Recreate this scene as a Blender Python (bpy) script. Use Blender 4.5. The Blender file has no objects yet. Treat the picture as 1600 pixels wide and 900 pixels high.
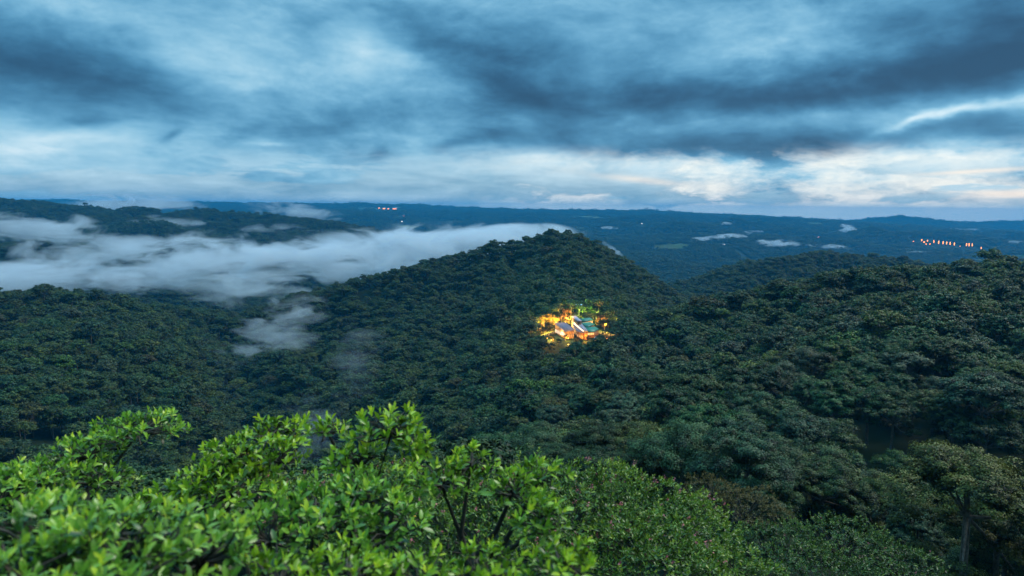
import bpy, math, random
import numpy as np
from mathutils import Vector, Matrix
rng = np.random.default_rng(7)
random.seed(7)
sc = bpy.context.scene
COL = sc.collection

# ------------------------------------------------------------------ camera
FPX = 1067.0                       # focal length in photo pixels (photo 1600 wide)
PITCH = math.radians(6.735); ROLL = math.radians(0.6)
cd = bpy.data.cameras.new('camera'); cam = bpy.data.objects.new('camera', cd); COL.objects.link(cam)
cd.sensor_width = 36.0; cd.lens = 36.0 * FPX / 1600.0
cd.clip_start = 0.1; cd.clip_end = 120000
CR = Matrix.Rotation(math.pi/2 - PITCH, 3, 'X') @ Matrix.Rotation(ROLL, 3, 'Z')
cam.matrix_world = CR.to_4x4()
cd.dof.use_dof = True; cd.dof.focus_distance = 150.0; cd.dof.aperture_fstop = 1.15
sc.camera = cam
CRn = np.array(CR)

def P(px, py, Y):
    """world point seen at photo pixel (px, py), Y metres ahead"""
    d = CRn @ np.array([(px-800)/FPX, (450-py)/FPX, -1.0])
    return d * (Y / d[1])
def proj(p):
    q = np.asarray(p) @ CRn
    return 800 + FPX*q[..., 0]/-q[..., 2], 450 - FPX*q[..., 1]/-q[..., 2]

# ------------------------------------------------------------------ render settings, light
vs = sc.view_settings
vs.view_transform = 'Standard'; vs.look = 'None'; vs.gamma = 1; vs.exposure = 0.62
cy = sc.cycles
cy.max_bounces = 6; cy.diffuse_bounces = 2; cy.glossy_bounces = 1; cy.transmission_bounces = 2
cy.volume_bounces = 3; cy.transparent_max_bounces = 8
cy.volume_max_steps = 128; cy.volume_step_rate = 1.0
cy.use_denoising = True
cy.sample_clamp_indirect = 4.0
cy.use_light_tree = True

class E:                           # a small expression wrapper over Math nodes
    def __init__(s, t, v): s.t = t; s.v = v
    def _m(s, op, *a, clamp=False):
        n = s.t.nodes.new('ShaderNodeMath'); n.operation = op; n.use_clamp = clamp
        for i, x in enumerate((s,)+a):
            x = x.v if isinstance(x, E) else x
            if isinstance(x, (int, float)): n.inputs[i].default_value = x
            else: s.t.links.new(x, n.inputs[i])
        return E(s.t, n.outputs[0])
    def __add__(s, o): return s._m('ADD', o)
    __radd__ = __add__
    def __mul__(s, o): return s._m('MULTIPLY', o)
    __rmul__ = __mul__
    def __sub__(s, o): return s._m('SUBTRACT', o)
    def __rsub__(s, o): return E(s.t, o)._m('SUBTRACT', s)
    def __truediv__(s, o): return s._m('DIVIDE', o)
    def sat(s): return s._m('ADD', 0.0, clamp=True)
    def max(s, o): return s._m('MAXIMUM', o)
    def min(s, o): return s._m('MINIMUM', o)
    def exp(s): return s._m('EXPONENT')
    def sq(s): return s._m('MULTIPLY', s)
    def ss(s, a, b):
        n = s.t.nodes.new('ShaderNodeMapRange'); n.interpolation_type = 'SMOOTHSTEP'
        s.t.links.new(s.v, n.inputs[0]); n.inputs[1].default_value = a; n.inputs[2].default_value = b
        return E(s.t, n.outputs[0])
def comb(t, x, y, z=0.0):
    n = t.nodes.new('ShaderNodeCombineXYZ')
    for i, a in enumerate((x, y, z)):
        a = a.v if isinstance(a, E) else a
        if isinstance(a, (int, float)): n.inputs[i].default_value = a
        else: t.links.new(a, n.inputs[i])
    return n.outputs[0]
def noise(t, vec, scale, detail=4, rough=0.55, dist=0.0):
    n = t.nodes.new('ShaderNodeTexNoise'); t.links.new(vec, n.inputs['Vector'])
    n.inputs['Scale'].default_value = scale; n.inputs['Detail'].default_value = detail
    n.inputs['Roughness'].default_value = rough; n.inputs['Distortion'].default_value = dist
    return E(t, n.outputs[0])
def s2l(c):
    return tuple(((v/255.0+0.055)/1.055)**2.4 if v > 10 else v/255.0/12.92 for v in c)
def mixc(t, f, a, b):
    n = t.nodes.new('ShaderNodeMix'); n.data_type = 'RGBA'
    f = f.v if isinstance(f, E) else f
    if isinstance(f, (int, float)): n.inputs[0].default_value = f
    else: t.links.new(f, n.inputs[0])
    for i, c in ((6, a), (7, b)):
        if isinstance(c, tuple): n.inputs[i].default_value = (*c[:3], 1)
        else: t.links.new(c, n.inputs[i])
    return n.outputs[2]

# sun: faint, wide, warm, low in the west (right of the view), behind the overcast
SUN_EL, SUN_AZ = math.radians(50), math.radians(62)     # azimuth measured from +Y towards +X
sd = bpy.data.lights.new('sun', 'SUN'); sd.energy = 1.5; sd.angle = math.radians(24); sd.color = (1.0, 0.9, 0.78)
so = bpy.data.objects.new('sun', sd); COL.objects.link(so)
sdir = Vector((math.cos(SUN_EL)*math.sin(SUN_AZ), math.cos(SUN_EL)*math.cos(SUN_AZ), math.sin(SUN_EL)))
so.rotation_euler = (-sdir).to_track_quat('-Z', 'Y').to_euler()

def build_world():
    w = bpy.data.worlds.new('World'); sc.world = w; w.use_nodes = True
    t = w.node_tree; t.nodes.clear()
    out = t.nodes.new('ShaderNodeOutputWorld'); bg = t.nodes.new('ShaderNodeBackground')
    t.links.new(bg.outputs[0], out.inputs[0])
    sky = t.nodes.new('ShaderNodeTexSky'); sky.sky_type = 'NISHITA'; sky.sun_disc = False
    sky.sun_elevation = SUN_EL; sky.sun_rotation = SUN_AZ
    sky.altitude = 1200
    tc = t.nodes.new('ShaderNodeTexCoord')
    sx = t.nodes.new('ShaderNodeSeparateXYZ'); t.links.new(tc.outputs['Generated'], sx.inputs[0])
    X, Y, Z = (E(t, sx.outputs[i]) for i in range(3))
    az = X._m('ARCTAN2', Y) * (180/math.pi)             # degrees, 0 = ahead, + = right
    el = Z._m('ARCSINE') * (180/math.pi)
    # cloud deck: noise on a horizontal plane overhead
    iz = E(t, 1.0)._m('DIVIDE', (Z.max(0.0) + 0.075))
    wv = (noise(t, comb(t, X*iz, Y*iz, 4.0), 0.9, 4, .5)-.5)*1.2
    plane = comb(t, X*iz*1.05 + wv + Y*iz*0.28, Y*iz*0.8 + wv*0.8, 0.0)
    big = noise(t, plane, 0.55, 6, 0.52, 0.6)
    fine = noise(t, plane, 2.6, 8, 0.6, 0.4)
    # noise on the sphere (clouds seen side-on), a little stretched sideways
    sph = comb(t, az*0.05, el*0.16, 0.0)
    side = noise(t, sph, 1.0, 8, 0.6, 0.3)
    side2 = noise(t, comb(t, az*0.05+7.3, el*0.13, 2.0), 2.2, 8, 0.62, 0.2)
    warp1 = (noise(t, comb(t, az*0.05, el*0.09, 5.0), 1.1, 5, 0.55) - 0.5)*13.0
    warp2 = (noise(t, comb(t, az*0.05, el*0.09, 9.0), 1.6, 5, 0.55) - 0.5)*5.0
    wa, we = az + warp1, el + warp2
    def blob(px, py, rx, ry, tilt=0.0, wx=1.0):          # soft ellipse given in photo pixels, stored as azimuth / elevation
        d = P(px, py, 1.0); d = d/np.linalg.norm(d)
        a0 = math.degrees(math.atan2(d[0], d[1])); e0 = math.degrees(math.asin(d[2]))
        k = 1/18.6
        ca, sa = math.cos(math.radians(tilt)), math.sin(math.radians(tilt))
        da = (wa if wx else az) - a0; de = (we if wx else el) - e0
        u = (da*ca + de*sa)*(1/(rx*k)); v = (de*ca - da*sa)*(1/(ry*k))
        return ((u.sq() + v.sq())*-1.0).exp()
    # brightness field b: 0 = darkest slate, 1 = brightest
    soft = noise(t, comb(t, az*0.045 + el*0.02, el*0.085, 21.0), 1.3, 8, 0.57, 0.25)
    puff = noise(t, comb(t, az*0.07, el*0.15, 31.0), 2.6, 9, 0.62, 0.3)
    b = (big - 0.5)*0.40 + (fine - 0.5)*0.14 + (soft - 0.5)*1.2 + (puff - 0.5)*0.42 + (side2 - 0.5)*0.26 + 0.56
    for (px, py, rx, ry, tl, a) in (
        (20, 90, 200, 60, -5, -.30), (330, 140, 300, 34, -14, -.06), (640, 85, 130, 40, -38, .18), (470, 50, 200, 50, -20, .10), (200, 60, 200, 40, -15, .08),
        (560, 175, 260, 34, -8, -.10), (330, 60, 260, 60, -20, .12), (790, 125, 170, 42, -28, -.24), (900, 50, 260, 50, -12, -.10),
        (1380, 128, 420, 38, 3, -.46), (1020, 160, 260, 40, 6, -.20), (1570, 60, 160, 80, 0, -.26), (1190, 70, 180, 44, 0, .16),
        (1090, 228, 280, 20, 0, -.30), (1440, 222, 260, 20, 0, -.24), (1150, 185, 300, 14, 2, .10), (900, 170, 120, 20, 0, .10),
        (1530, 178, 90, 10, 12, .34), (1440, 198, 70, 8, 16, .16), (500, 212, 420, 24, -2, .12), (200, 240, 420, 30, -3, .26), (100, 200, 300, 16, 0, .05),
        (1300, 268, 420, 16, 0, .28), (900, 255, 250, 20, 0, .12)):
        b = b + blob(px, py, rx, ry, tl)*a
    for (px, py, rx, ry, tl, a) in ((140, 190, 52, 8, 8, -.30), (372, 214, 26, 9, 20, -.30), (268, 212, 18, 5, 35, -.22), (592, 240, 18, 9, 10, -.22), (715, 222, 62, 9, 12, -.24), (690, 236, 22, 10, 30, -.12),
        (430, 226, 24, 3, 0, .25), (950, 268, 40, 6, 4, -.3), (850, 270, 36, 6, 0, -.3)):
        b = b + (blob(px, py, rx, ry, tl, 0)*((side2 - 0.5)*5.0 + 1.0).sat())*a
    # low clouds standing near the horizon
    lowc = noise(t, comb(t, az*0.07, el*0.30, 3.0), 1.5, 9, 0.62, 0.25)
    band = el.ss(5.0, 1.6)*el.ss(-.55, .25)
    top = (lowc - 0.5)*4.6 + blob(620, 285, 330, 26, 6, 0)*0.75 + blob(760, 262, 110, 22, 18, 0)*0.55 \
        + blob(1360, 313, 460, 10, 0, 0)*0.70 + blob(1360, 268, 110, 9, 3, 0)*0.95 + blob(960, 290, 200, 24, 0, 0)*0.6 \
        + blob(150, 290, 420, 15, 0, 0)*0.8 + blob(1420, 285, 300, 5, 0, 0)*-0.3
    low = (top*1.0 + 0.04).ss(0.22, 0.62)*band
    # colours
    r = t.nodes.new('ShaderNodeValToRGB'); t.links.new(b.v, r.inputs[0])
    cr = r.color_ramp; cr.interpolation = 'B_SPLINE'
    stops = [(0.0, (22, 58, 84)), (.2, (36, 82, 114)), (.42, (62, 120, 154)), (.62, (100, 156, 186)), (.82, (146, 186, 204)), (1.0, (198, 214, 220))]
    while len(cr.elements) < len(stops): cr.elements.new(0.5)
    for e, (p_, c) in zip(cr.elements, stops): e.position = p_; e.color = (*s2l(c), 1)
    col = r.outputs[0]
    # clear warm-white strip under the deck, stronger to the right
    right = az.ss(-14, 16)
    glow = (el.ss(5.4, 3.2)) * (0.03 + right*0.80) * ((side2-0.5)*5.0 + (puff-.5)*2.6 + 0.60).sat()
    col = mixc(t, glow.sat(), col, s2l((236, 232, 220)))
    col = mixc(t, (el.ss(0.9, -0.1)*(0.25 + right*0.6)).sat(), col, s2l((206, 226, 222)))
    lowcol = mixc(t, (lowc*2.6 + (side-0.5)*1.2 - 0.82 + right*0.12 + (el-1.5)*0.1).sat(), s2l((74, 124, 152)), s2l((162, 192, 206)))
    col = mixc(t, low.sat()*0.92, col, lowcol)
    peach = blob(1585, 304, 50, 5, 0, 0) + blob(1520, 268, 70, 3, 3, 0)*0.6 + blob(1010, 282, 70, 5, -6, 0)*0.5
    col = mixc(t, (peach*((lowc-0.5)*3.0+0.9)).sat()*0.8, col, s2l((250, 226, 200)))
    # an overcast sky is brighter overhead than at the horizon
    zb = (el.ss(22, 62)*3.0 + 0.88)*(Y.ss(-.45, .25)*.72 + .28)    # the eastern sky, behind the viewpoint, is already darkening
    zn = t.nodes.new('ShaderNodeVectorMath'); zn.operation = 'SCALE'; t.links.new(col, zn.inputs[0]); t.links.new(zb.v, zn.inputs['Scale']); col = zn.outputs[0]
    # the clear sky behind the deck, physically scaled, adds a little everywhere
    sc_ = t.nodes.new('ShaderNodeVectorMath'); sc_.operation = 'SCALE'; t.links.new(sky.outputs[0], sc_.inputs[0]); sc_.inputs['Scale'].default_value = 0.04
    sk = t.nodes.new('ShaderNodeVectorMath'); sk.operation = 'SCALE'; t.links.new(col, sk.inputs[0]); sk.inputs['Scale'].default_value = 10.0
    ad = t.nodes.new('ShaderNodeVectorMath'); ad.operation = 'ADD'
    t.links.new(sc_.outputs[0], ad.inputs[0]); t.links.new(sk.outputs[0], ad.inputs[1])
    t.links.new(ad.outputs[0], bg.inputs[0]); bg.inputs[1].default_value = 0.1
    w.cycles.sampling_method = 'MANUAL'; w.cycles.sample_map_resolution = 512
build_world()

# ------------------------------------------------------------------ helpers
def tag(o, label=None, cat=None, group=None, kind=None):
    if label: o['label'] = label
    if cat: o['category'] = cat
    if group: o['group'] = group
    if kind: o['kind'] = kind
    return o
def empty(name, loc, rz=0.0):
    o = bpy.data.objects.new(name, None); COL.objects.link(o); o.location = loc; o.rotation_euler = (0, 0, rz)
    o.empty_display_size = 0.5
    return o
def np_mesh(name, verts, faces_list, mat=None, smooth=False, tint=None, mats=None):
    """faces_list: list of int arrays (n,k); builds one mesh"""
    me = bpy.data.meshes.new(name)
    verts = np.asarray(verts, np.float32)
    me.vertices.add(len(verts)); me.vertices.foreach_set('co', verts.ravel())
    idx = np.concatenate([f.ravel() for f in faces_list]).astype(np.int32)
    tot = np.concatenate([np.full(len(f), f.shape[1], np.int32) for f in faces_list])
    st = np.concatenate([[0], np.cumsum(tot)[:-1]]).astype(np.int32)
    me.loops.add(len(idx)); me.loops.foreach_set('vertex_index', idx)
    me.polygons.add(len(tot)); me.polygons.foreach_set('loop_start', st); me.polygons.foreach_set('loop_total', tot)
    if smooth: me.polygons.foreach_set('use_smooth', np.ones(len(tot), bool))
    if tint is not None:
        a = me.attributes.new('tint', 'FLOAT', 'POINT'); a.data.foreach_set('value', np.asarray(tint, np.float32))
    me.update(calc_edges=True)
    if mat: me.materials.append(mat)
    return me
def mobj(name, me, parent=None, loc=None):
    o = bpy.data.objects.new(name, me); COL.objects.link(o)
    if parent: o.parent = parent
    if loc is not None: o.location = loc
    return o

def _h(ix, iy, s):
    n = (ix.astype(np.int64)*374761393 + iy.astype(np.int64)*668265263 + s*1274126177) & 0xffffffff
    n = ((n ^ (n >> 13))*1274126177) & 0xffffffff
    return ((n ^ (n >> 16)) & 0xffff)/65535.0
def vnoise(x, y, s=0):
    ix, iy = np.floor(x), np.floor(y); fx, fy = x-ix, y-iy
    fx = fx*fx*(3-2*fx); fy = fy*fy*(3-2*fy)
    a, b = _h(ix, iy, s), _h(ix+1, iy, s); c, d = _h(ix, iy+1, s), _h(ix+1, iy+1, s)
    return (a*(1-fx)+b*fx)*(1-fy) + (c*(1-fx)+d*fx)*fy - 0.5
def fbm(x, y, sc_, oct=4, s=0, g=0.5):
    r = 0; a = 1.0
    for o in range(oct):
        r = r + a*vnoise(x/sc_+17.3*o, y/sc_-9.1*o, s+o); sc_ /= 2.03; a *= g
    return r

# ------------------------------------------------------------------ terrain
CANOPY = 13.0
def ridge(pts, slope, off=CANOPY, w=25.0):
    return (np.array([[*P(*p)] if not isinstance(p, np.ndarray) else p for p in pts]) - [0, 0, off], slope, w)
W = lambda x, y, z: np.array([x, y, z], float)
RIDGES = [
    ridge([W(0, -60, -2), W(0, 0, -4), P(880, 860, 40)*1, P(870, 705, 150), (960, 600, 270), (930, 548, 400), (903, 508, 500), (890, 440, 640), (872, 362, 930)], .60),
    ridge([W(0, 0, -4), (1330, 880, 35), (1290, 700, 115), (1420, 560, 220), (1500, 450, 340), (1600, 414, 450)], .34),
    ridge([(1085, 500, 440), (1190, 482, 440), (1270, 454, 430), (1340, 419, 440), (1480, 412, 470), (1600, 410, 480), (1900, 405, 520)], .38),
    ridge([(903, 508, 500), (1000, 520, 470), (1085, 500, 440)], .45),
    ridge([(872, 362, 930), (780, 379, 920), (700, 401, 900), (640, 407, 880), (560, 427, 860), (480, 449, 850), (400, 474, 860)], .62),
    ridge([(872, 362, 930), (890, 392, 1100)], .60),
    ridge([(740, 392, 915), (700, 470, 760), (640, 545, 600), (600, 600, 470)], .45),
    ridge([(-500, 500, 500), (-100, 452, 600), (0, 447, 650), (120, 452, 720), (230, 463, 780), (330, 478, 830)], .40),
    ridge([(-300, 600, 300), (0, 560, 400), (100, 510, 520), (120, 452, 720)], .32),
    ridge([(300, 480, 800), (330, 545, 560), (300, 600, 420)], .35),
    ridge([(-150, 395, 1500), (0, 385, 1500), (60, 374, 1450), (150, 380, 1450), (230, 408, 1400)], .40),
    ridge([(-500, 292, 2600), (-200, 304, 2600), (0, 311, 2600), (45, 314, 2600), (113, 320, 2500), (151, 326, 2450), (212, 327, 2450), (265, 333, 2450), (310, 324, 2600),
           (378, 332, 2550), (453, 338, 2500), (529, 348, 2450), (590, 362, 2400)], .22),
    ridge([(200, 326, 2450), (240, 345, 2100), (300, 372, 1900), (380, 385, 1800)], .35),
    ridge([(-300, 312, 9500), (100, 314, 9500), (300, 317, 9200), (450, 318, 9000), (550, 317, 9000), (620, 320, 9000), (700, 323, 9000), (760, 326, 9000), (830, 327, 9000), (900, 330, 9000),
           (960, 328, 8500), (1000, 332, 8200), (1040, 341, 8000), (1090, 352, 7500)], .045, 10, 250),
    ridge([(1150, 356, 8200), (1185, 352, 8600), (1222, 345, 9000), (1240, 342, 9000), (1275, 343, 9000), (1310, 343, 9200), (1335, 345, 9000), (1360, 341, 9000), (1378, 341, 9000), (1400, 338, 9000), (1425, 341, 9000), (1455, 345, 9000), (1520, 347, 9000), (1600, 344, 9000), (2100, 340, 9000)], .12, 10, 60),
    ridge([(990, 347, 7400), (1060, 353, 7200), (1130, 360, 7000)], .12, 10, 70),
    ridge([(1190, 361, 6900), (1290, 360, 6700), (1420, 362, 6500), (1600, 368, 6500), (1900, 368, 6500)], .13, 10, 70),
    ridge([(1120, 378, 5200), (1170, 372, 5200), (1230, 363, 5200), (1300, 367, 5000), (1400, 374, 5000), (1520, 384, 4800), (1700, 392, 4600)], .14, 10, 100),
    ridge([(930, 352, 6500), (1000, 362, 6000), (1060, 372, 5200), (1090, 385, 4500)], .08, 10, 100),
    ridge([(960, 400, 3300), (1010, 404, 3000), (1060, 412, 2800)], .15, 10, 60),
    ridge([(1030, 505, 1050), (1090, 474, 1100), (1150, 434, 1200), (1220, 394, 1300), (1290, 392, 1350), (1350, 399, 1350), (1440, 405, 1300), (1600, 407, 1300), (2000, 405, 1300)], .42),
]
STREAM = [P(620, 740, 190), P(545, 690, 270), P(470, 640, 350), P(415, 585, 450), P(365, 530, 600), P(350, 490, 780)]
FY = [-500, 0, 150, 300, 650, 900, 1300, 1900, 2500, 3500, 5000, 7000, 9000, 12000, 14500, 60000]
FZ = [-60, -80, -100, -140, -185, -205, -238, -286, -322, -290, -285, -300, -300, -250, -200, -200]
def height(x, y):
    x = np.asarray(x, float); y = np.asarray(y, float); sh = x.shape; x = x.ravel(); y = y.ravel()
    r = np.hypot(x, y)
    base = np.interp(y, FY, FZ) - CANOPY
    base = base + fbm(x, y, 1400, 4, 11)*np.interp(r, [0, 1500, 3000, 12000], [0, 25, 110, 70])
    hs = [base]
    for pts, slope, w in RIDGES:
        bd = np.full(x.shape, 1e18); bz = np.zeros(x.shape)
        for a, b in zip(pts[:-1], pts[1:]):
            dx, dy, dz = b-a; L = dx*dx+dy*dy + 1e-9
            u = np.clip(((x-a[0])*dx + (y-a[1])*dy)/L, 0, 1)
            d = np.hypot(x-a[0]-u*dx, y-a[1]-u*dy)
            # soft choice between segments through the resulting height
            z = a[2]+u*dz - slope*(np.sqrt(d*d+w*w)-w)
            m = (-z) < bd
            bd = np.where(m, -z, bd)
        hs.append(-bd)
    hs = np.array(hs); k = 7.0
    mx = hs.max(0)
    h = mx + k*np.log(np.exp((hs-mx)/k).sum(0)) - k*0.4
    # gullies and bumps
    amp = np.interp(r, [0, 60, 250, 900, 3000, 9000], [0.5, 1.5, 3.5, 7, 12, 18])
    h = h + fbm(x, y, 90, 3, 31)*amp
    far = np.clip((r-2500)/2500, 0, 1)
    h = h + fbm(x, y, 620, 4, 61, .55)*far*np.interp(r, [2500, 5000, 8000], [80, 110, 30])
    g = 1-np.abs(fbm(x, y, 170, 3, 51))*2.6
    h = h - np.clip(g, 0, 1)**2*np.interp(r, [0, 120, 500, 3000], [0, 2, 8, 16])
    h = h - 34*np.exp(-(((x-100)/30)**2 + ((y-128)/46)**2))
    # the stream valley between the left slope and the lodge hill
    bd = np.full(x.shape, 1e9)
    for a, b in zip(STREAM[:-1], STREAM[1:]):
        dx, dy = b[0]-a[0], b[1]-a[1]; u = np.clip(((x-a[0])*dx + (y-a[1])*dy)/(dx*dx+dy*dy), 0, 1)
        bd = np.minimum(bd, np.hypot(x-a[0]-u*dx, y-a[1]-u*dy))
    h = h - 52*np.exp(-np.abs(bd/42)**1.5)*np.interp(y, [150, 260, 600, 850], [.4, 1, 1, .5])
    # levelled ground for the lodge
    lx, ly = LODGE[0], LODGE[1]
    f = np.exp(-(((x-lx)/30)**2 + ((y-ly)/38)**2)**2)
    h = h*(1-f) + (LODGE[2] - 0.06*(ly-y))*f
    return h.reshape(sh)
LODGE = P(903, 524, 500)
def openland(x, y):
    r = np.hypot(x, y)
    return np.clip((fbm(x, y, 430, 4, 91, .55) - .34)*9, 0, 1)*np.clip((r-3300)/900, 0, 1)
def hz(x, y): return float(height(np.array([x]), np.array([y]))[0])

def mat(name): 
    m = bpy.data.materials.new(name); m.use_nodes = True
    t = m.node_tree; t.nodes.clear(); out = t.nodes.new('ShaderNodeOutputMaterial')
    return m, t, out
def ground_mat():
    m, t, out = mat('jungle_floor')
    g = t.nodes.new('ShaderNodeNewGeometry'); pos = g.outputs['Position']
    n1 = noise(t, pos, 0.0016, 6, 0.6); n2 = noise(t, pos, 0.03, 4, 0.6); n3 = noise(t, pos, 0.004, 5, 0.6)
    c = mixc(t, n2.ss(.35, .65), (.008, .014, .008), (.020, .036, .013))
    at = t.nodes.new('ShaderNodeAttribute'); at.attribute_name = 'tint'
    c = mixc(t, E(t, at.outputs['Fac'])*1.0, c, mixc(t, n3.ss(.4, .6), (.05, .10, .03), (.10, .13, .05)))
    b = t.nodes.new('ShaderNodeBsdfPrincipled'); t.links.new(c, b.inputs['Base Color']); b.inputs['Roughness'].default_value = .9
    b.inputs['Specular IOR Level'].default_value = .1
    t.links.new(b.outputs[0], out.inputs[0]); return m

def build_ground():
    az = np.concatenate([np.linspace(-180, -58, 50)[:-1], np.linspace(-58, 58, 560), np.linspace(58, 180, 50)[1:]])
    az = np.radians(az[:-1])
    r = np.concatenate([[0.0], np.geomspace(4, 14500, 560)])
    A, R = np.meshgrid(az, r[1:])
    x = R*np.sin(A); y = R*np.cos(A); z = height(x, y)
    nv = len(az)
    v = np.concatenate([[[0, 0, hz(0, 0)]], np.stack([x, y, z], -1).reshape(-1, 3)])
    i = np.arange(nv); j = (i+1) % nv
    tri = np.stack([np.zeros(nv, int), 1+j, 1+i], 1)
    k = np.arange(len(r)-2)[:, None]
    q = np.stack([1+k*nv+i, 1+k*nv+j, 1+(k+1)*nv+j, 1+(k+1)*nv+i], -1).reshape(-1, 4)
    me = np_mesh('ground', v, [tri, q[:, ::-1]*1], ground_mat(), True, openland(v[:, 0], v[:, 1]))
    me.flip_normals() if me.polygons[len(me.polygons)//2].normal.z < 0 else None
    tag(mobj('ground', me), kind='structure')
build_ground()

# ------------------------------------------------------------------ foliage
def leaf_mat(name, stops, trans=.25, rough=.5, spec=.35, tintamp=.5, tip=None, gain=1.0):
    m, t, out = mat(name)
    oi = t.nodes.new('ShaderNodeObjectInfo'); r = t.nodes.new('ShaderNodeValToRGB'); t.links.new(oi.outputs['Random'], r.inputs[0])
    cr = r.color_ramp; cr.interpolation = 'LINEAR'
    while len(cr.elements) < len(stops): cr.elements.new(0.5)
    for e, (p_, c) in zip(cr.elements, stops): e.position = p_; e.color = (*c, 1)
    sepc = t.nodes.new('ShaderNodeSeparateColor'); t.links.new(oi.outputs['Color'], sepc.inputs[0])
    base_c = mixc(t, E(t, sepc.outputs[0])._m('LESS_THAN', .9), r.outputs[0], oi.outputs['Color'])
    at = t.nodes.new('ShaderNodeAttribute'); at.attribute_name = 'tint'
    hs = t.nodes.new('ShaderNodeHueSaturation'); t.links.new(base_c, hs.inputs['Color'])
    tv = E(t, at.outputs['Fac'])
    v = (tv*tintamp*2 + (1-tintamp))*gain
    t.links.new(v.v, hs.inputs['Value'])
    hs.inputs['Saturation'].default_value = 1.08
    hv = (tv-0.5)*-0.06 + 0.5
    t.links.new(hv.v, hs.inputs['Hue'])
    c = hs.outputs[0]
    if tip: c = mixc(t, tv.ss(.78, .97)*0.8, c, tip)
    b = t.nodes.new('ShaderNodeBsdfPrincipled'); t.links.new(c, b.inputs['Base Color']); b.inputs['Roughness'].default_value = rough
    b.inputs['Specular IOR Level'].default_value = spec
    tr = t.nodes.new('ShaderNodeBsdfTranslucent'); t.links.new(c, tr.inputs[0])
    mx = t.nodes.new('ShaderNodeMixShader'); mx.inputs[0].default_value = trans
    t.links.new(b.outputs[0], mx.inputs[1]); t.links.new(tr.outputs[0], mx.inputs[2]); t.links.new(mx.outputs[0], out.inputs[0])
    return m
M_CROWN = leaf_mat('rainforest_leaves', [(0, (.050, .115, 0.029)), (.2, (.078, .140, 0.029)), (.36, (.060, .130, 0.037)), (.5, (.100, .140, 0.026)),
    (.62, (.038, .080, 0.021)), (.76, (.105, .125, 0.030)), (.86, (.095, .155, 0.051)), (.97, (.14, .19, 0.027)), (1, (.10, .085, 0.028))], .15, .55, .3, .85, None, .70)
def bark_mat(name, c1, c2):
    m, t, out = mat(name)
    tc = t.nodes.new('ShaderNodeTexCoord')
    n = noise(t, tc.outputs['Object'], 3.0, 5, .6)
    c = mixc(t, n.ss(.35, .65), c1, c2)
    b = t.nodes.new('ShaderNodeBsdfPrincipled'); t.links.new(c, b.inputs['Base Color']); b.inputs['Roughness'].default_value = .85
    t.links.new(b.outputs[0], out.inputs[0]); return m
M_BARK = bark_mat('mossy_bark', (.10, .085, .06), (.22, .20, .16))
M_BARKD = bark_mat('dark_bark', (.035, .03, .022), (.08, .07, .05))

def basis(nrm):
    """orthonormal frames for normals (n,3) -> t, b, n with random spin"""
    n = nrm/np.linalg.norm(nrm, axis=1, keepdims=True)
    a = np.where(np.abs(n[:, 2:3]) < .9, [[0, 0, 1.]], [[1., 0, 0]])
    t = np.cross(a, n); t /= np.linalg.norm(t, axis=1, keepdims=True); b = np.cross(n, t)
    return t, b, n
def cards(pos, nrm, size, rg, tint):
    """small kite shaped leaf sprays"""
    t, b, n = basis(nrm); th = rg.uniform(0, 2*np.pi, len(pos))[:, None]
    u = t*np.cos(th)+b*np.sin(th); v = -t*np.sin(th)+b*np.cos(th)
    s = size[:, None]
    bend = rg.uniform(.05, .35, len(pos))[:, None]*s
    p0 = pos - u*s*.55; p1 = pos + v*s*.36 + n*bend*.4; p2 = pos + u*s*.6 - n*bend; p3 = pos - v*s*.36 + n*bend*.4
    V = np.stack([p0, p3, p2, p1], 1).reshape(-1, 3)
    F = np.arange(len(pos)*4).reshape(-1, 4)
    return V, [F], np.repeat(tint, 4)
TL = np.array([[0, 0, 0], [.33, -.17, .03], [.35, 0, 0], [.33, .17, .03], [.70, -.17, .02], [.72, 0, -.02], [.70, .17, .02], [1.0, 0, -.10]])
TF4 = np.array([[1, 4, 5, 2], [2, 5, 6, 3]]); TF3 = np.array([[0, 1, 2], [0, 2, 3], [4, 7, 5], [5, 7, 6]])
def leaves(base, direc, up, length, tint, width=1.0):
    """real leaf blades with a midrib fold"""
    d = direc/np.linalg.norm(direc, axis=1, keepdims=True)
    s = np.cross(up, d); s /= np.linalg.norm(s, axis=1, keepdims=True)+1e-9; n = np.cross(d, s)
    Lg = length[:, None, None]
    V = base[:, None, :] + Lg*(TL[None, :, 0:1]*d[:, None] + TL[None, :, 1:2]*width*s[:, None] + TL[None, :, 2:3]*n[:, None])
    N = len(base); off = (np.arange(N)*8)[:, None, None]
    return V.reshape(-1, 3), [(TF4[None]+off).reshape(-1, 4), (TF3[None]+off).reshape(-1, 3)], np.repeat(tint, 8)
def tube(pts, r0, r1, k=6):
    pts = np.asarray(pts, float); n = len(pts); V = []
    for i, p in enumerate(pts):
        d = pts[min(i+1, n-1)]-pts[max(i-1, 0)]; t, b, _ = basis(d[None])
        r = r0+(r1-r0)*i/(n-1)
        a = np.arange(k)*2*np.pi/k
        V.append(p + r*(np.cos(a)[:, None]*t + np.sin(a)[:, None]*b))
    V = np.concatenate(V); F = []
    for i in range(n-1):
        for j in range(k): F.append((i*k+j, i*k+(j+1) % k, (i+1)*k+(j+1) % k, (i+1)*k+j))
    return V, np.array(F)
def join_tubes(ts):
    Vs, Fs, o = [], [], 0
    for V, F in ts: Vs.append(V); Fs.append(F+o); o += len(V)
    return np.concatenate(Vs), [np.concatenate(Fs)]

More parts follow.
